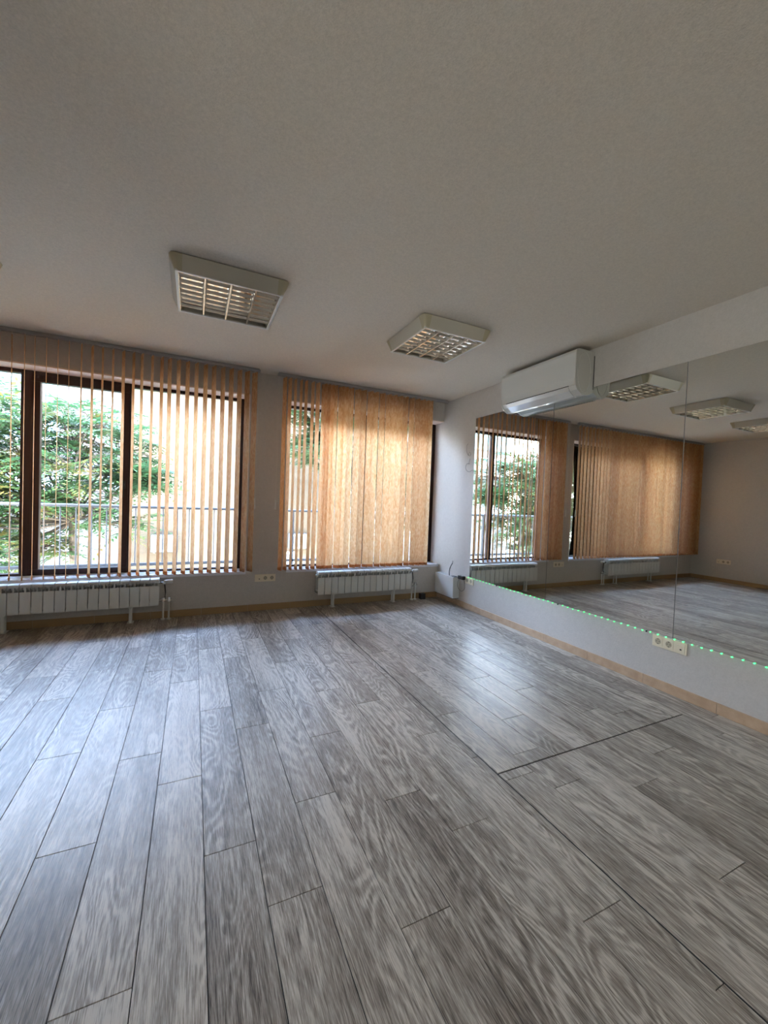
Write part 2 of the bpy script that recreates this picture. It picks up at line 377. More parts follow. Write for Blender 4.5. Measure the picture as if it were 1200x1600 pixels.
# ------------------------------------------------------------------ vertical blinds
SW, SZ0, SZ1 = 0.089, 0.462, 2.545
def slat_mesh():
    bm = bmesh.new(); nx, nz = 6, 14; g = []
    for j in range(nz+1):
        z = SZ0 + (SZ1-SZ0)*j/nz
        g.append([bm.verts.new((SW*(i/nx-0.5), 0.004*(1-(2*i/nx-1)**2), z)) for i in range(nx+1)])
    for j in range(nz):
        for i in range(nx): bm.faces.new((g[j][i], g[j][i+1], g[j+1][i+1], g[j+1][i]))
    for f in bm.faces: f.smooth = True
    me = bpy.data.meshes.new('slat'); bm.to_mesh(me); bm.free(); me.materials.append(M['fabric']); return me
SM = slat_mesh()
bm = bmesh.new(); bx(bm, -SW/2+0.003, SW/2-0.003, -0.0035, 0.0055, SZ0-0.004, SZ0+0.030, 0, 0.0015)
HM = bpy.data.meshes.new('hem_weight'); bm.to_mesh(HM); bm.free(); HM.materials.append(M['fabric'])
bm = bmesh.new(); bx(bm, -0.012, 0.012, -0.004, 0.004, SZ1-0.004, SZ1+0.022, 0, 0.002)
CM = bpy.data.meshes.new('carrier'); bm.to_mesh(CM); bm.free(); CM.materials.append(M['cord'])
def blind(label, x0, x1, slats, cord_x):
    root = empty('vertical_blind', ((x0+x1)/2, YS, ZC), label, 'blind', 'vertical blinds over the two windows')
    cx = (x0+x1)/2
    bm = bmesh.new(); bx(bm, x0-cx, x1-cx, -0.020, 0.020, -0.034, -0.010, 0, 0.003); bx(bm, x0-cx+0.01, x1-cx-0.01, -0.008, 0.014, -0.010, 0.0, 0)
    fin('head_rail', bm, M['rail'], root)
    for (x, al) in slats:
        # al: angle of the slat from the wall's normal, top of the range nearly closed
        a = math.radians(90+al)
        o = link('slat', SM, None, root); o.location = (x-cx, 0, -ZC); o.rotation_euler = (0, 0, a)
        h = link('hem_weight', HM, None, o); k = link('carrier', CM, None, o)
    bm = bmesh.new(); n = len(slats)
    for (xa, _), (xb, _) in zip(slats, slats[1:]):      # bead chain that links the feet of the slats, sagging a little
        for s in (-1, 1):
            pts = [(xa-cx+(xb-xa)*t, s*0.036, SZ0+0.012-ZC-0.012*math.sin(PI*t)) for t in (0, .25, .5, .75, 1)]
            tube(bm, pts, 0.0011, 4, False)
    fin('bottom_chain', bm, M['cord'], root)
    for dx in (-0.008, 0.008):
        bm = bmesh.new(); tube(bm, [(cord_x-cx+dx, -0.01, -0.04), (cord_x-cx+dx*0.8, -0.011, -0.7), (cord_x-cx+dx*0.3, -0.01, 1.22-ZC)], 0.0014, 5); fin('pull_cord', bm, M['cord'], root)
    bm = bmesh.new(); tube(bm, [(cord_x-cx, -0.01, 1.235-ZC), (cord_x-cx, -0.01, 1.21-ZC), (cord_x-cx, -0.01, 1.13-ZC), (cord_x-cx, -0.01, 1.12-ZC)], [0.004, 0.0085, 0.011, 0.007], 10)
    fin('cord_weight', bm, M['white'], root, True)
    return root
rnd = random.Random(3)
s1 = [(x, 15+rnd.uniform(-2, 2)) for x in [-1.406, -1.321, -1.253, -1.174, -1.094, -1.016]]
s1 += [(x, 21+rnd.uniform(-3, 3)) for x in [-0.928, -0.848, -0.771, -0.692, -0.612, -0.531]]
s1 += [(x, a) for x, a in zip([-0.464, -0.38, -0.3], [21, 19, 22])]
s1 += [(x, 24+rnd.uniform(-2, 2)) for x in [-0.234, -0.157, -0.078, 0.001, 0.083, 0.16, 0.244, 0.323, 0.404]] + [(0.479, 27), (0.553, 30)]
s1 = [(-1.406-0.080*k, 16+rnd.uniform(-2, 2)) for k in range(17, 0, -1)] + s1
s2 = [(x, a) for x, a in zip([0.869, 0.917, 0.98, 1.043, 1.1, 1.173, 1.231], [18, 14, 6, 6, 7, 6, 12])]
s2 += [(x, a) for x, a in zip([1.305, 1.345, 1.385, 1.425], [26, 30, 32, 34])]
s2 += [(x, a) for x, a in zip([1.508, 1.553, 1.627, 1.707, 1.788, 1.87, 1.94, 2.024, 2.11, 2.183, 2.262, 2.342, 2.433, 2.511, 2.589, 2.65, 2.700],
                               [36, 33, 31, 30, 30, 31, 32, 31, 31, 29, 28, 27, 23, 21, 20, 22, 24])]
s2 = [(x+rnd.uniform(-.004, .004), a+rnd.uniform(-2.0, 2.5)) for x, a in s2]
blind('long vertical fabric blind left of the pillar, slats turned open', XL+0.03, 0.605, s1, 0.585)
blind('tan vertical fabric blind right of the pillar, slats nearly closed', 0.79, XR-0.035, s2, 0.80)

# ------------------------------------------------------------------ radiators
def section_mesh():
    w = 0.0395; d = 0.092; h = 0.262; bm = bmesh.new()
    # front plate with a rounded top that folds back over the ribs
    prof = [(0.0, 0.0), (0.0, 0.194), (0.010, 0.194), (0.010, 0.0)]
    prism(bm, prof, 'x', -w+0.0016, w-0.0016)
    prof = [(0.001, 0.246), (0.008, 0.257), (0.022, 0.262), (0.082, 0.262), (d, 0.254), (d, 0.236), (0.020, 0.236), (0.001, 0.232)]
    prism(bm, prof, 'x', -w+0.0016, w-0.0016)
    bx(bm, -0.006, 0.006, 0.003, d-0.004, 0.0, 0.240)            # central rib
    for s in (-1, 1): bx(bm, s*w*0.72-0.0012, s*w*0.72+0.0012, 0.012, d-0.010, 0.01, 0.236)
    bx(bm, -w+0.0016, w-0.0016, d-0.008, d, 0.0, 0.225)
    tube(bm, [(-0.0405, 0.05, 0.035), (0.0405, 0.05, 0.035)], 0.016, 8); tube(bm, [(-0.0405, 0.05, 0.215), (0.0405, 0.05, 0.215)], 0.014, 8)
    bmesh.ops.recalc_face_normals(bm, faces=bm.faces)
    me = bpy.data.meshes.new('section'); bm.to_mesh(me); bm.free(); me.materials.append(M['white']); return me
SEC = section_mesh()
RY = YW-0.122; RZ = 0.155
def radiator(label, xa, n, feet):
    root = empty('radiator', (xa, RY, 0), label, 'radiator', 'low radiators under the windows')
    for i in range(n):
        o = link('section', SEC, None, root); o.location = (0.0815*(i+0.5), 0, RZ)
    L = 0.0815*n
    for f in feet:
        x = f-xa; bm = bmesh.new()
        for yy in (0.018, 0.066):
            bx(bm, x-0.012, x+0.012, yy-0.006, yy+0.006, 0.004, RZ+0.02, 0, 0.002)
        bx(bm, x-0.026, x+0.026, 0.0, 0.085, 0.0, 0.005, 0, 0.001); bx(bm, x-0.020, x+0.020, 0.012, 0.072, RZ-0.012, RZ+0.0, 0, 0.001)
        fin('foot', bm, M['white'], root)
    for zz in (0.035, 0.215):
        bm = bmesh.new(); tube(bm, [(-0.012, 0.05, RZ+zz), (0.0, 0.05, RZ+zz)], 0.017, 10); fin('end_plug', bm, M['white'], root, True)
    bm = bmesh.new(); z = RZ+0.215      # thermostatic valve at the top
    tube(bm, [(L, 0.05, z), (L+0.035, 0.05, z)], 0.010, 8); tube(bm, [(L+0.040, 0.068, z), (L+0.040, 0.035, z)], 0.014, 10)
    fin('valve', bm, M['chrome'], root, False)
    bm = bmesh.new(); tube(bm, [(L+0.035, 0.05, z+0.008), (L+0.050, 0.05, z+0.008), (L+0.110, 0.05, z+0.008), (L+0.116, 0.05, z+0.008)], [0.012, 0.018, 0.020, 0.015], 14); fin('valve_head', bm, M['white'], root, True)
    bm = bmesh.new(); tube(bm, [(L+0.042, 0.06, z), (L+0.052, 0.06, z-0.10), (L+0.048, 0.06, RZ+0.05)], 0.006, 6); fin('pipe', bm, M['steel'], root, True)
    bm = bmesh.new(); z = RZ+0.040      # lower valve with two pipes going into the floor
    tube(bm, [(L, 0.05, z), (L+0.11, 0.05, z)], 0.011, 8); tube(bm, [(L+0.035, 0.05, z-0.015), (L+0.035, 0.05, z+0.028)], 0.014, 8); tube(bm, [(L+0.085, 0.05, z-0.015), (L+0.085, 0.05, z+0.028)], 0.014, 8)
    fin('valve', bm, M['chrome'], root)
    for dx in (0.035, 0.085):
        bm = bmesh.new(); tube(bm, [(L+dx, 0.05, z-0.01), (L+dx, 0.05, 0.0)], 0.009, 8); tube(bm, [(L+dx, 0.05, 0.0), (L+dx, 0.05, 0.012)], 0.020, 12); fin('pipe', bm, M['white'], root)
    return root
radiator('long low white sectional radiator left of the pillar, partly out of frame', -0.282-17*0.0815, 17, (-1.455, -0.52))
radiator('shorter low white sectional radiator near the mirror wall corner', 1.305, 15, (1.50, 2.29))

# ------------------------------------------------------------------ sockets
def socket(loc, rz, n, label, kinds=None, group='cream wall sockets'):
    """face towards local -Y, centre at loc"""
    p = 0.071; L = n*p+0.010; root = empty('wall_socket', loc, label, 'socket', group, rz)
    bm = bmesh.new(); bx(bm, -L/2, L/2, -0.008, 0.0, -0.0405, 0.0405, 0, 0.003); fin('frame', bm, M['cream'], root)
    for i in range(n):
        x = (i-(n-1)/2)*p; kind = (kinds or 's'*n)[i]
        bm = bmesh.new()
        bx(bm, x-0.029, x+0.029, -0.0105, -0.008, -0.029, 0.029, 0, 0.001); fin('insert', bm, M['cream'], root)
        if kind == 's':
            bm = bmesh.new(); seg = 20; y0, y1 = -0.0108, -0.0092
            o1 = [bm.verts.new((x+0.021*math.cos(2*PI*k/seg), y0, 0.021*math.sin(2*PI*k/seg))) for k in range(seg)]
            o2 = [bm.verts.new((x+0.017*math.cos(2*PI*k/seg), y1+0.0002, 0.017*math.sin(2*PI*k/seg))) for k in range(seg)]
            o0 = [bm.verts.new((x+0.0225*math.cos(2*PI*k/seg), y0+0.0002, 0.0225*math.sin(2*PI*k/seg))) for k in range(seg)]
            for k in range(seg):
                q = (k+1) % seg; bm.faces.new((o1[k], o1[q], o2[q], o2[k])); bm.faces.new((o0[k], o0[q], o1[q], o1[k]))
            fin('rim', bm, M['cream'], root)
            bm = bmesh.new(); tube(bm, [(x, -0.01065, 0), (x, -0.0095, 0)], 0.0205, 20); fin('well', bm, M['creamdark'], root)
            bm = bmesh.new()
            for s in (-1, 1): tube(bm, [(x+s*0.0095, -0.0110, 0), (x+s*0.0095, -0.0100, 0)], 0.0028, 8)
            bx(bm, x-0.004, x+0.004, -0.0110, -0.0100, 0.015, 0.019); bx(bm, x-0.004, x+0.004, -0.0110, -0.0100, -0.019, -0.015)
            fin('contact', bm, M['dark'], root)
        else:
            bm = bmesh.new(); bx(bm, x-0.016, x+0.016, -0.0125, -0.0105, -0.016, 0.014, 0, 0.002); fin('cover', bm, M['cream'], root)
            bm = bmesh.new(); bx(bm, x+0.001, x+0.012, -0.0135, -0.0122, -0.014, -0.005); fin('port', bm, M['dark'], root)
    return root
socket((0.738, YW, 0.358), 0, 3, 'cream triple socket on the pillar between the two windows', 'tss')
socket((XR, 1.655, 0.337), -PI/2, 3, 'cream triple socket just below the mirror and the green lights', 'sst')
socket((XR, 3.895, 0.343), -PI/2, 2, 'cream double socket at the start of the green light strip', 'ss')
socket((XL, 4.045, 0.372), PI/2, 3, 'triple socket low on the far left wall, seen in the mirror', 'sst')

# ------------------------------------------------------------------ mirrors
def mirror(ya, yb, label):
    root = empty('wall_mirror', (XR, (ya+yb)/2, 0.386), label, 'mirror', 'mirror panels on the right wall')
    hy = (yb-ya)/2-0.0012; bm = bmesh.new(); bx(bm, -0.004, 0.0, -hy, hy, 0.0, 1.882); fin('backing', bm, M['mirroredge'], root)
    bm = bmesh.new(); bx(bm, -0.0052, -0.0041, -hy+0.0006, hy-0.0006, 0.0006, 1.8814); fin('glass', bm, M['mirror'], root); return root
mirror(2.750, 3.900, 'mirror panel farthest from the camera, below the air conditioner')
mirror(1.634, 2.748, 'middle mirror panel, its right edge above the triple socket')
mirror(0.510, 1.632, 'mirror panel nearest the camera, cut by the right edge of the picture')

# ------------------------------------------------------------------ LED light strip
root = empty('light_strip', (XR-0.006, 3.93, 0.383), 'strip of small green lights along the bottom edge of the mirrors', 'lights')
bm = bmesh.new(); n = 63; sp = 0.0545
pts = [(0.0008*math.sin(i*1.7), -i*sp/2-0.0, 0.0015*math.sin(i*0.9)) for i in range(2*n)]
tube(bm, pts, 0.0016, 6); fin('cable', bm, M['cord'], root, True)
bm = bmesh.new(); bmesh.ops.create_uvsphere(bm, u_segments=8, v_segments=6, radius=0.0046, matrix=Matrix.Diagonal((0.8, 1.35, 0.9, 1)))
for f in bm.faces: f.smooth = True
LM = bpy.data.meshes.new('led'); bm.to_mesh(LM); bm.free(); LM.materials.append(M['led'])
for i in range(n):
    o = link('led', LM, None, root); o.location = (-0.004, -i*sp-0.02, 0.0012*math.sin(i*1.8))
for i, m in ((9, 'black'), (24, 'black'), (38.5, 'black'), (44.5, 'white'), (15.5, 'white'), (38.9, 'white')):
    bm = bmesh.new(); bx(bm, -0.008, 0.004, -i*sp-0.026, -i*sp-0.018, -0.005, 0.005, 0, 0.001); fin('clip', bm, M[m], root)

# ------------------------------------------------------------------ plug with coiled cable at the start of the strip
root = empty('power_adapter', (XR, 4.025, 0.36), 'black plug-in power adapter with a coiled cable beside the corner socket', 'adapter')
bm = bmesh.new(); bx(bm, -0.050, -0.001, -0.055, 0.045, -0.020, 0.022, 0, 0.006); fin('body', bm, M['black'], root)
bm = bmesh.new(); tube(bm, [(-0.03+0.004*math.sin(k), -0.005+0.075*math.sin(2*PI*k/24), -0.085-0.078*math.cos(2*PI*k/24+0.0)) for k in range(25)], 0.0022, 5)
fin('cable', bm, M['wire'], root, True)
bm = bmesh.new(); tube(bm, [(-0.03, 0.0, 0.02), (-0.02, -0.04, 0.035), (-0.008, -0.09, 0.030), (-0.006, -0.125, 0.027)], 0.002, 5); fin('lead', bm, M['cord'], root, True)

# thin wire hanging loose on the wall, left edge of the mirror
def smooth_curve(p, n=8):
    out = []
    for i in range(len(p)-1):
        p0, p1, p2, p3 = p[max(i-1, 0)], p[i], p[i+1], p[min(i+2, len(p)-1)]
        for k in range(n):
            t = k/n; out.append(tuple(0.5*((2*b)+(-a+c)*t+(2*a-5*b+4*c-d)*t*t+(-a+3*b-3*c+d)*t*t*t) for a, b, c, d in zip(p0, p1, p2, p3)))
    out.append(p[-1]); return out
root = empty('loose_wire', (XR, 4.0, 1.66), 'thin grey wire bent into loops on the wall at the left mirror edge', 'wire')
bm = bmesh.new()
pp = [(4.030, 1.985), (4.055, 1.965), (4.055, 1.90), (4.035, 1.865), (3.985, 1.835), (3.97, 1.86), (4.00, 1.88), (4.02, 1.84)]
tube(bm, smooth_curve([(-0.006, y-4.0, z-1.66) for y, z in pp]), 0.0016, 5)
pp = [(3.975, 1.80), (3.995, 1.755), (3.99, 1.74), (4.03, 1.745), (4.058, 1.71), (4.04, 1.665), (3.98, 1.645), (3.93, 1.66), (3.915, 1.66), (3.895, 1.64), (3.86, 1.65)]
tube(bm, smooth_curve([(-0.008, y-4.0, z-1.66) for y, z in pp]), 0.0020, 5)
fin('strand', bm, M['wire'], root, True)

# ------------------------------------------------------------------ white trunking box in the corner
root = empty('corner_box', (XR, 4.30, 0.0), 'white boxed cover low in the corner between window and mirror wall', 'box')
bm = bmesh.new(); bx(bm, -0.095, -0.0005, -0.205, 0.205, 0.090, 0.352, 0, 0.004); fin('cover', bm, M['ac'], root)
bm = bmesh.new(); bx(bm, -0.088, -0.002, -0.199, 0.199, 0.084, 0.090); fin('base', bm, M['dark'], root)
bm = bmesh.new(); bx(bm, -0.070, -0.030, -0.195, -0.125, 0.352, 0.358, 0, 0.001); fin('grommet', bm, M['black'], root)
bm = bmesh.new(); tube(bm, smooth_curve([(-0.055, -0.06, 0.352), (-0.050, -0.05, 0.40), (-0.035, -0.045, 0.45), (-0.01, -0.05, 0.50), (-0.003, -0.05, 0.53)]), [0.006]*16+[0.005]*9+[0.003]*8, 6); fin('cable', bm, M['black'], root, True)
tag(box('small_black_case', M['black'], None, 2.69, 2.76, 4.49, 4.55, 0.0, 0.075, 0.006), 'small black case on the floor between radiator and white corner box', 'case')

# ------------------------------------------------------------------ air conditioner
AY0, AY1, AZ = 2.355, 3.235, 2.185
root = empty('air_conditioner', (XR, (AY0+AY1)/2, AZ), 'white wall mounted air conditioner above the mirrors', 'air conditioner')
hy = (AY1-AY0)/2
body = [(0, 0.045), (-0.06, 0.012), (-0.13, 0.004), (-0.185, 0.040), (-0.205, 0.075), (-0.212, 0.13), (-0.212, 0.345), (-0.200, 0.362), (-0.175, 0.368), (0, 0.368)]
bm = bmesh.new(); prism(bm, body, 'y', -hy+0.012, hy-0.012); fin('body', bm, M['acside'], root)
front = [(-0.207, 0.078), (-0.2155, 0.13), (-0.2175, 0.24), (-0.2155, 0.340), (-0.203, 0.364), (-0.18, 0.371), (-0.18, 0.366), (-0.20, 0.358), (-0.210, 0.335), (-0.211, 0.13), (-0.203, 0.082)]
bm = bmesh.new(); prism(bm, front, 'y', -hy+0.004, hy-0.004); fin('front_panel', bm, M['ac'], root)
flap = [(-0.207, 0.072), (-0.190, 0.040), (-0.135, 0.000), (-0.110, -0.003), (-0.110, 0.001), (-0.133, 0.006), (-0.185, 0.044), (-0.201, 0.073)]
bm = bmesh.new(); prism(bm, flap, 'y', -hy+0.075, hy-0.075); fin('air_flap', bm, M['ac'], root)
bm = bmesh.new(); bx(bm, -0.2105, -0.205, -hy+0.07, hy-0.07, 0.0745, 0.0785); fin('flap_gap', bm, M['dark'], root)
for s in (-1, 1):
    cap = [(0, 0.040), (-0.06, 0.008), (-0.13, 0.0), (-0.188, 0.037), (-0.2085, 0.073), (-0.2155, 0.13), (-0.2155, 0.348), (-0.202, 0.367), (-0.175, 0.372), (0, 0.372)]
    bm = bmesh.new(); prism(bm, cap, 'y', s*hy, s*(hy-0.014)); bmesh.ops.recalc_face_normals(bm, faces=bm.faces); fin('end_cap', bm, M['acside'], root)
    bm = bmesh.new()    # oval relief pressed into the end cap
    ring = [(-0.115+0.075*math.cos(2*PI*k/28), s*(hy+0.0005), 0.19+0.165*math.sin(2*PI*k/28)) for k in range(29)]
    tube(bm, ring, 0.0022, 5); fin('relief', bm, M['acside'], root, True)
bm = bmesh.new()
for k in range(22): bx(bm, -0.165, -0.02, -hy+0.05+k*0.036, -hy+0.075+k*0.036, 0.368, 0.3705)
fin('intake_grille', bm, M['dark'], root)
bm = bmesh.new(); bx(bm, -0.006, 0.0, -hy-0.004, hy-0.02, 0.06, 0.34); fin('mounting_plate', bm, M['steel'], root)

# ------------------------------------------------------------------ ceiling luminaires
def luminaire(cx, cy, hx, hy, label):
    root = empty('ceiling_luminaire', (cx, cy, ZC), label, 'ceiling light', 'square louvred ceiling lights')
    H = 0.086; ox = 0.034
    def side(x0, y0, x1, y1, tx0, ty0, tx1, ty1, nm, m, t=0.012):
        bm = bmesh.new(); cxx, cyy = (x0+x1)/2, (y0+y1)/2; L = math.hypot(cxx, cyy); ix, iy = -cxx/L*t, -cyy/L*t
        v = [bm.verts.new(p) for p in ((x0, y0, -H), (x1, y1, -H), (tx1, ty1, -0.006), (tx0, ty0, -0.006),
             (x0+ix, y0+iy, -H), (x1+ix, y1+iy, -H), (tx1+ix, ty1+iy, -0.006), (tx0+ix, ty0+iy, -0.006))]
        for q in ((0, 1, 2, 3), (7, 6, 5, 4), (0, 4, 5, 1), (3, 2, 6, 7), (1, 5, 6, 2), (0, 3, 7, 4)): bm.faces.new([v[i] for i in q])
        fin(nm, bm, m, root)
    c = 0.036
    for sy in (-1, 1): side(-hx+c, sy*hy, hx-c, sy*hy, -hx+c, sy*(hy+ox), hx-c, sy*(hy+ox), 'side_panel', M['housing'])
    for s2_ in (-1, 1): side(s2_*hx, -hy+c, s2_*hx, hy-c, s2_*(hx+ox), -hy+c, s2_*(hx+ox), hy-c, 'side_panel', M['housing'])
    for a in (-1, 1):
        for b in (-1, 1):
            bm = bmesh.new(); prof = []
            for k in range(7):
                t = k/6*PI/2; prof.append((hx-0.02+0.02*math.cos(t), hy-0.02+0.02*math.sin(t)))
            prof = [(hx, hy-c)] + prof + [(hx-c, hy)]
            lo = [bm.verts.new((a*x, b*y, -H)) for x, y in prof]
            hi = []
            for x, y in prof:
                ux = ox*min(1, max(0, (x-(hx-c))/c)); uy = ox*min(1, max(0, (y-(hy-c))/c)); hi.append(bm.verts.new((a*(x+ux*1.0), b*(y+uy*1.0), -0.006)))
            li = [bm.verts.new((a*(x-0.008), b*(y-0.008), -H)) for x, y in prof]
            for i in range(len(prof)-1):
                bm.faces.new((lo[i], lo[i+1], hi[i+1], hi[i])); bm.faces.new((li[i], li[i+1], lo[i+1], lo[i]))
            fin('corner_cap', bm, M['corner'], root)
    bm = bmesh.new(); bx(bm, -hx-0.02, hx+0.02, -hy-0.02, hy+0.02, -0.006, 0.0); fin('back_plate', bm, M['housing'], root)
    bm = bmesh.new(); w = 0.014; z0, z1 = -H-0.003, -H+0.006
    bx(bm, -hx, hx, -hy, -hy+w, z0, z1); bx(bm, -hx, hx, hy-w, hy, z0, z1); bx(bm, -hx, -hx+w, -hy+w, hy-w, z0, z1); bx(bm, hx-w, hx, -hy+w, hy-w, z0, z1)
    fin('rim', bm, M['white'], root)
    ix, iy = hx-w, hy-w; cw = 2*ix/4
    for i in range(4):       # one shallow bright trough over each row of cells
        x = -ix+(i+0.5)*cw; h = cw/2; bm = bmesh.new(); z = -H+0.030
        lo = [(x-h, z-0.003), (x-h*0.8, z+0.002), (x+h*0.8, z+0.002), (x+h, z-0.003)]
        prism(bm, lo + [(a, z+0.018) for a in (x+h, x-h)], 'y', -iy, iy); fin('reflector', bm, M['louvre'], root)
    def blade_prof(half_top, half_bot): return [(-half_bot, -H), (half_bot, -H)] + [(half_bot+(half_top-half_bot)*t**2, -H+0.036*(1-(1-t)**1.6)) for t in (.25, .5, .75, 1)] + [(-half_bot-(half_top-half_bot)*t**2, -H+0.036*(1-(1-t)**1.6)) for t in (1, .75, .5, .25)]
    for i in range(5):
        x = -ix + i*cw; bm = bmesh.new()
        pr = blade_prof(0.015, 0.004)
        if i == 0: pr = [(0.0, -H), (0.004, -H), (0.010, -H+0.022), (0.020, -H+0.048), (0.0, -H+0.048)]
        if i == 4: pr = [(-0.004, -H), (0.0, -H), (0.0, -H+0.048), (-0.020, -H+0.048), (-0.010, -H+0.022)]
        prism(bm, pr, 'y', -iy, iy); o = fin('long_blade', bm, M['lamella'], root); o.location.x = x
    bm = bmesh.new(); hp = [(0.0010, 0.005), (0.0025, 0.011), (0.0055, 0.016), (0.0095, 0.020)]
    pr = [(x, -H+z) for x, z in hp] + [(-x, -H+z) for x, z in hp[::-1]]
    prism(bm, pr, 'x', -cw/2+0.008, cw/2-0.008); bmesh.ops.recalc_face_normals(bm, faces=bm.faces)
    me = bpy.data.meshes.new('cross_blade'); bm.to_mesh(me); bm.free(); me.materials.append(M['lamella'])
    for i in range(4):
        for j in range(1, 8):
            o = link('cross_blade', me, None, root); o.location = (-ix+(i+0.5)*cw, -iy+j*2*iy/8, 0)
    return root
luminaire(0.177, 2.880, 0.300, 0.283, 'square louvred ceiling light in the middle of the picture, nearer the left window')
luminaire(1.735, 2.815, 0.272, 0.280, 'square louvred ceiling light nearest the mirror wall and air conditioner')
luminaire(-1.390, 2.945, 0.290, 0.283, 'square louvred ceiling light at the far left, seen mostly in the mirror')

# ------------------------------------------------------------------ balcony and street outside
struct(box('trim_6', M['exterior'], None, -4.0, 5.0, YW+T+0.03, YW+1.35, -0.15, 0.02), 'balcony slab outside the windows')
root = empty('balcony_railing', (0, YW+1.2, 0.02), 'grey metal balcony railing with thin uprights outside the windows', 'railing')
bm = bmesh.new(); tube(bm, [(-4, 0, 1.052), (5, 0, 1.052)], 0.020, 10); fin('top_rail', bm, M['steel'], root, True)
bm = bmesh.new(); bx(bm, -4, 5, -0.018, 0.018, 0.325, 0.360, 0, 0.003); fin('bottom_rail', bm, M['steel'], root)
bm = bmesh.new(); tube(bm, [(0, 0, 0.34), (0, 0, 1.05)], 0.0075, 6); BM_ = bpy.data.meshes.new('baluster'); bm.to_mesh(BM_); bm.free(); BM_.materials.append(M['steel'])
for i in range(-26, 34):
    o = link('baluster', BM_, None, root); o.location = (-0.043+i*0.1485, 0, 0)
for x in (-3.2, -1.68, -0.19, 1.29, 2.78, 4.26):
    bm = bmesh.new(); bx(bm, x-0.018, x+0.018, -0.018, 0.018, 0.0, 1.04, 0, 0.003); fin('post', bm, M['steel'], root)

GZ = -3.3
struct(box('trim_7', M['paving'], None, -30, 30, YW+1.4, 45, GZ-0.2, GZ), 'pale street paving below')
# cream facade across the street
FY = 11.0
root = empty('facade_building', (1.9, FY, GZ), 'cream rendered building across the street', 'building')
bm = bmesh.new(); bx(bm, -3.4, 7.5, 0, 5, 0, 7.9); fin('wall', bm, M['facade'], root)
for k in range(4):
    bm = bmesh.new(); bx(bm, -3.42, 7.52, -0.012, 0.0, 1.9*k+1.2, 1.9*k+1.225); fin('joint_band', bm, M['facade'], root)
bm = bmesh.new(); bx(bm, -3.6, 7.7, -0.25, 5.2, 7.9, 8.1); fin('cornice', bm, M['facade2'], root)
def fwin(px, pz, w, h, wall_root, y=0.0):
    bm = bmesh.new(); bx(bm, px-w/2, px+w/2, y-0.05, y, pz-h/2, pz+h/2); f = fin('window', bm, M['white'], wall_root)
    bm = bmesh.new(); bx(bm, px-w/2+0.07, px+w/2-0.07, y-0.06, y-0.05, pz-h/2+0.07, pz+h/2-0.07); fin('pane', bm, M['darkglass'], f)
M['darkglass'] = mat('dark_window_glass', (0.10, 0.16, 0.24), 0.08)
fwin(1.25-1.9+1.0, 2.55, 0.7, 1.1, root); fwin(4.5, 3.0, 1.0, 1.3, root); fwin(4.5, 6.3, 1.0, 1.3, root)
def outdoor_unit(x, z, label):
    root = empty('outdoor_unit', (x, FY, z), label, 'outdoor unit', 'outdoor units on the cream facade')
    bm = bmesh.new(); bx(bm, -0.27, 0.27, -0.26, -0.06, 0, 0.40, 0, 0.015); fin('case', bm, M['acext'], root)
    bm = bmesh.new(); tube(bm, [(-0.08, -0.268, 0.20), (-0.08, -0.26, 0.20)], 0.15, 24); fin('fan_opening', bm, M['steel'], root)
    bm = bmesh.new()
    for r in (0.05, 0.08, 0.11, 0.14): tube(bm, [(-0.08+r*math.cos(2*PI*k/20), -0.274, 0.20+r*math.sin(2*PI*k/20)) for k in range(21)], 0.004, 4)
    fin('fan_grille', bm, M['acext'], root)
    for q in (-1, 1):
        bm = bmesh.new(); bx(bm, q*0.2-0.015, q*0.2+0.015, -0.27, -0.001, -0.03, 0.0); fin('bracket', bm, M['steel'], root)
outdoor_unit(-0.60, -0.13, 'white outdoor air unit on the cream facade, seen through the left window')
outdoor_unit(2.60, -0.10, 'white outdoor air unit on the cream facade, seen through the right window')
# far buildings to the left
root = empty('far_building', (-9.5, 24, GZ), 'pale far building with a band of aqua cladding, beyond the tree', 'building')
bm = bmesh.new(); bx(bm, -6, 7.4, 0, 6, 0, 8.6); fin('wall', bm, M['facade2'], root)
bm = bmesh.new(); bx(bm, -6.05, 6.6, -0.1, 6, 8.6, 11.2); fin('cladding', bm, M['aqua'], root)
for k in range(9):
    fwin(-5.2+1.45*k, 7.4, 0.8, 1.3, root); fwin(-5.2+1.45*k, 4.6, 0.8, 1.3, root)
root = empty('grey_building', (-3.6, 19, GZ), 'grey building with a small shuttered window behind the tree', 'building')
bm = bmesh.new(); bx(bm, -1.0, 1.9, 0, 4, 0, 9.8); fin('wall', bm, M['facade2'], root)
fwin(0.85, 7.75, 0.75, 0.9, root); fwin(0.85, 5.0, 0.75, 0.9, root)
# steps on the street
root = empty('street_steps', (-4.4, 12.4, GZ), 'pale stone steps down in the street beyond the tree', 'steps')
for k in range(8):
    bm = bmesh.new(); bx(bm, -1.6, 2.4, 0.32*k, 0.32*(k+1)+0.02, 0, 0.17*(k+1)); fin('step', bm, M['paving'], root)

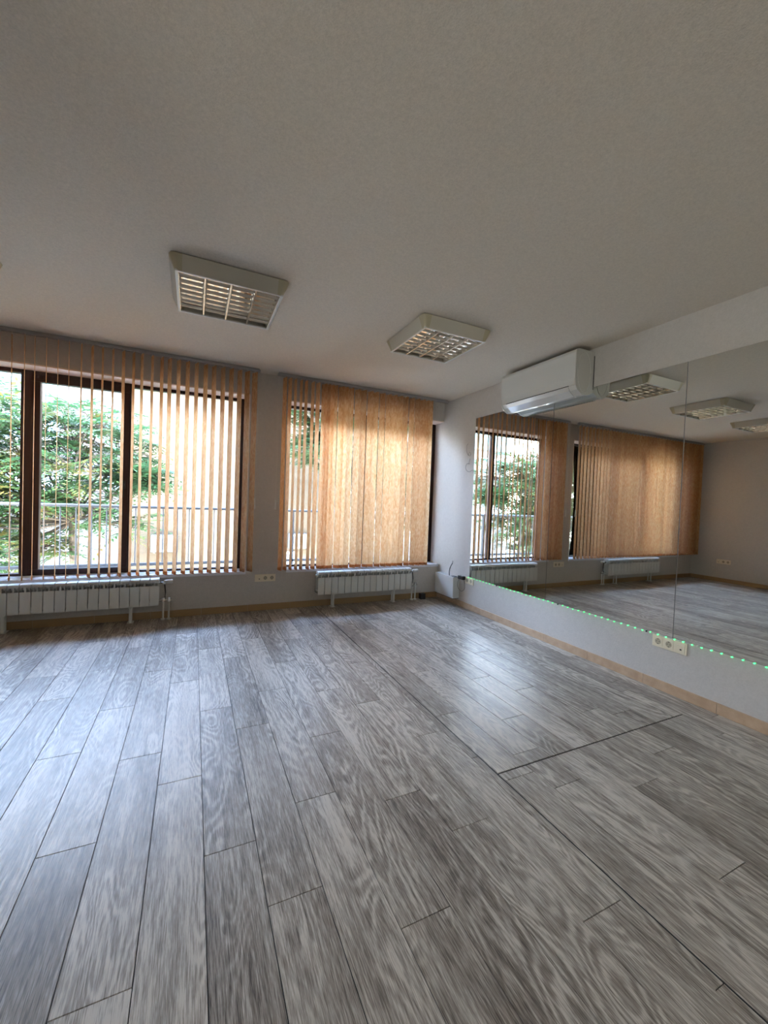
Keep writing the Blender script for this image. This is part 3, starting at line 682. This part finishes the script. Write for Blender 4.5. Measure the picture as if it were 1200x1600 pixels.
# ------------------------------------------------------------------ trees
def pinnate(V, F, base, d, side, L, n, ll, lw, droop, rg):
    up = d.cross(side).normalized()
    for k in range(n):
        t = (k+0.6)/n
        p = base + d*L*t - Vector((0, 0, 1))*droop*t*t*L
        for s in (-1, 1):
            q = (side*s + d*0.35 + up*rg.uniform(-.15, .15) - Vector((0, 0, 0.25))).normalized()
            w = d*lw*0.5; lq = ll*(1-0.45*abs(t-0.4)); i0 = len(V)
            V += [p, p+q*lq*0.4+w, p+q*lq, p+q*lq*0.4-w]; F.append((i0, i0+1, i0+2, i0+3))
    p = base + d*L - Vector((0, 0, 1))*droop*L; w = side*lw*0.5; i0 = len(V)
    V += [p, p+d*ll*0.4+w, p+d*ll, p+d*ll*0.4-w]; F.append((i0, i0+1, i0+2, i0+3))
def tree(base, tips, label, leaf, seed, L=0.42, n=8, ll=0.13, lw=0.036, per=13, trunk_r=0.10, fork=None, spread=0.45):
    rg = random.Random(seed); B = Vector(base); root = empty('tree', base, label, 'tree', 'street trees beyond the balcony')
    fork = Vector(fork) - B
    bm = bmesh.new(); tube(bm, smooth_curve([(0, 0, 0), tuple(fork*0.4+Vector((0.08, 0, 0))), tuple(fork)], 5), [trunk_r*(1-0.045*i) for i in range(11)], 10); fin('trunk', bm, M['bark'], root, True)
    V, F = [], []; twigs = bmesh.new()
    for (tx, ty, tz, rad) in tips:
        tip = Vector((tx, ty, tz)) - B
        mid = fork.lerp(tip, 0.5) + Vector((rg.uniform(-.15, .15), rg.uniform(-.15, .15), -0.10))
        bm = bmesh.new(); c = smooth_curve([tuple(fork), tuple(mid), tuple(tip)], 4); tube(bm, c, [trunk_r*0.26*(1-0.085*i) for i in range(len(c))], 6); fin('branch', bm, M['bark'], root, True)
        for _ in range(per):
            a = rg.uniform(0, 2*PI); e = rg.uniform(-0.5, 1.0); rr = rad*rg.uniform(0.25, 1.0)**0.6
            s = tip + Vector((math.cos(a)*math.cos(e), math.sin(a)*math.cos(e), math.sin(e)))*rr
            tube(twigs, [tuple(tip*0.8+mid*0.2), tuple(tip.lerp(s, 0.5)+Vector((0, 0, 0.04))), tuple(s)], [0.012, 0.008, 0.004], 4, False)
            for _k in range(rg.randint(5, 8)):
                aa = rg.uniform(0, 2*PI); d = Vector((math.cos(aa), math.sin(aa), rg.uniform(-0.45, 0.5))).normalized()
                side = d.cross(Vector((rg.uniform(-.3, .3), rg.uniform(-.3, .3), 1))).normalized()
                pinnate(V, F, s, d, side, L*rg.uniform(0.7, 1.15), n, ll, lw, rg.uniform(0.1, 0.5), rg)
    fin('twigs', twigs, M['bark'], root)['kind'] = 'stuff'
    me = bpy.data.meshes.new('foliage'); me.from_pydata([tuple(v) for v in V], [], F); o = link('foliage', me, leaf, root); o['kind'] = 'stuff'
    return root
rg = random.Random(11)
def cloud(x0, x1, y0, y1, z0, z1, n, r0, r1): return [(rg.uniform(x0, x1), rg.uniform(y0, y1), rg.uniform(z0, z1), rg.uniform(r0, r1)) for _ in range(n)]
tree((-1.75, 8.0, GZ), cloud(-3.4, -1.15, 7.2, 8.5, 0.7, 2.35, 26, 0.45, 0.75) + cloud(-1.2, -0.75, 7.4, 8.2, 1.3, 2.1, 3, 0.25, 0.4) + cloud(-3.2, -1.9, 7.4, 8.4, 0.0, 0.8, 4, 0.35, 0.5),
     'green tree with feathery leaves and orange tints outside the left window', M['leaf'], 5, fork=(-1.75, 8.0, 0.75), trunk_r=0.09)
tree((-4.8, 10.5, GZ), cloud(-7.2, -3.6, 9.9, 11.2, 0.4, 2.9, 26, 0.5, 0.8) + cloud(-6, -3.0, 9.8, 10.8, -1.4, 0.4, 14, 0.4, 0.6),
     'leafy green tree outside, behind the leftmost window pane', M['leafolive'], 6, fork=(-4.9, 10.5, 0.4), trunk_r=0.12)
tree((4.1, 8.6, GZ), cloud(2.1, 6.2, 7.8, 9.6, 1.7, 3.6, 30, 0.45, 0.8) + cloud(1.9, 3.2, 8.0, 9.0, 2.1, 3.2, 9, 0.35, 0.55) + cloud(3.1, 6.0, 8.2, 9.6, 0.5, 1.6, 9, 0.4, 0.6),
     'dark green tree outside the window next to the mirror wall', M['leafdark'], 8, L=0.32, n=7, ll=0.11, lw=0.040, fork=(4.0, 8.6, 0.3), trunk_r=0.12)
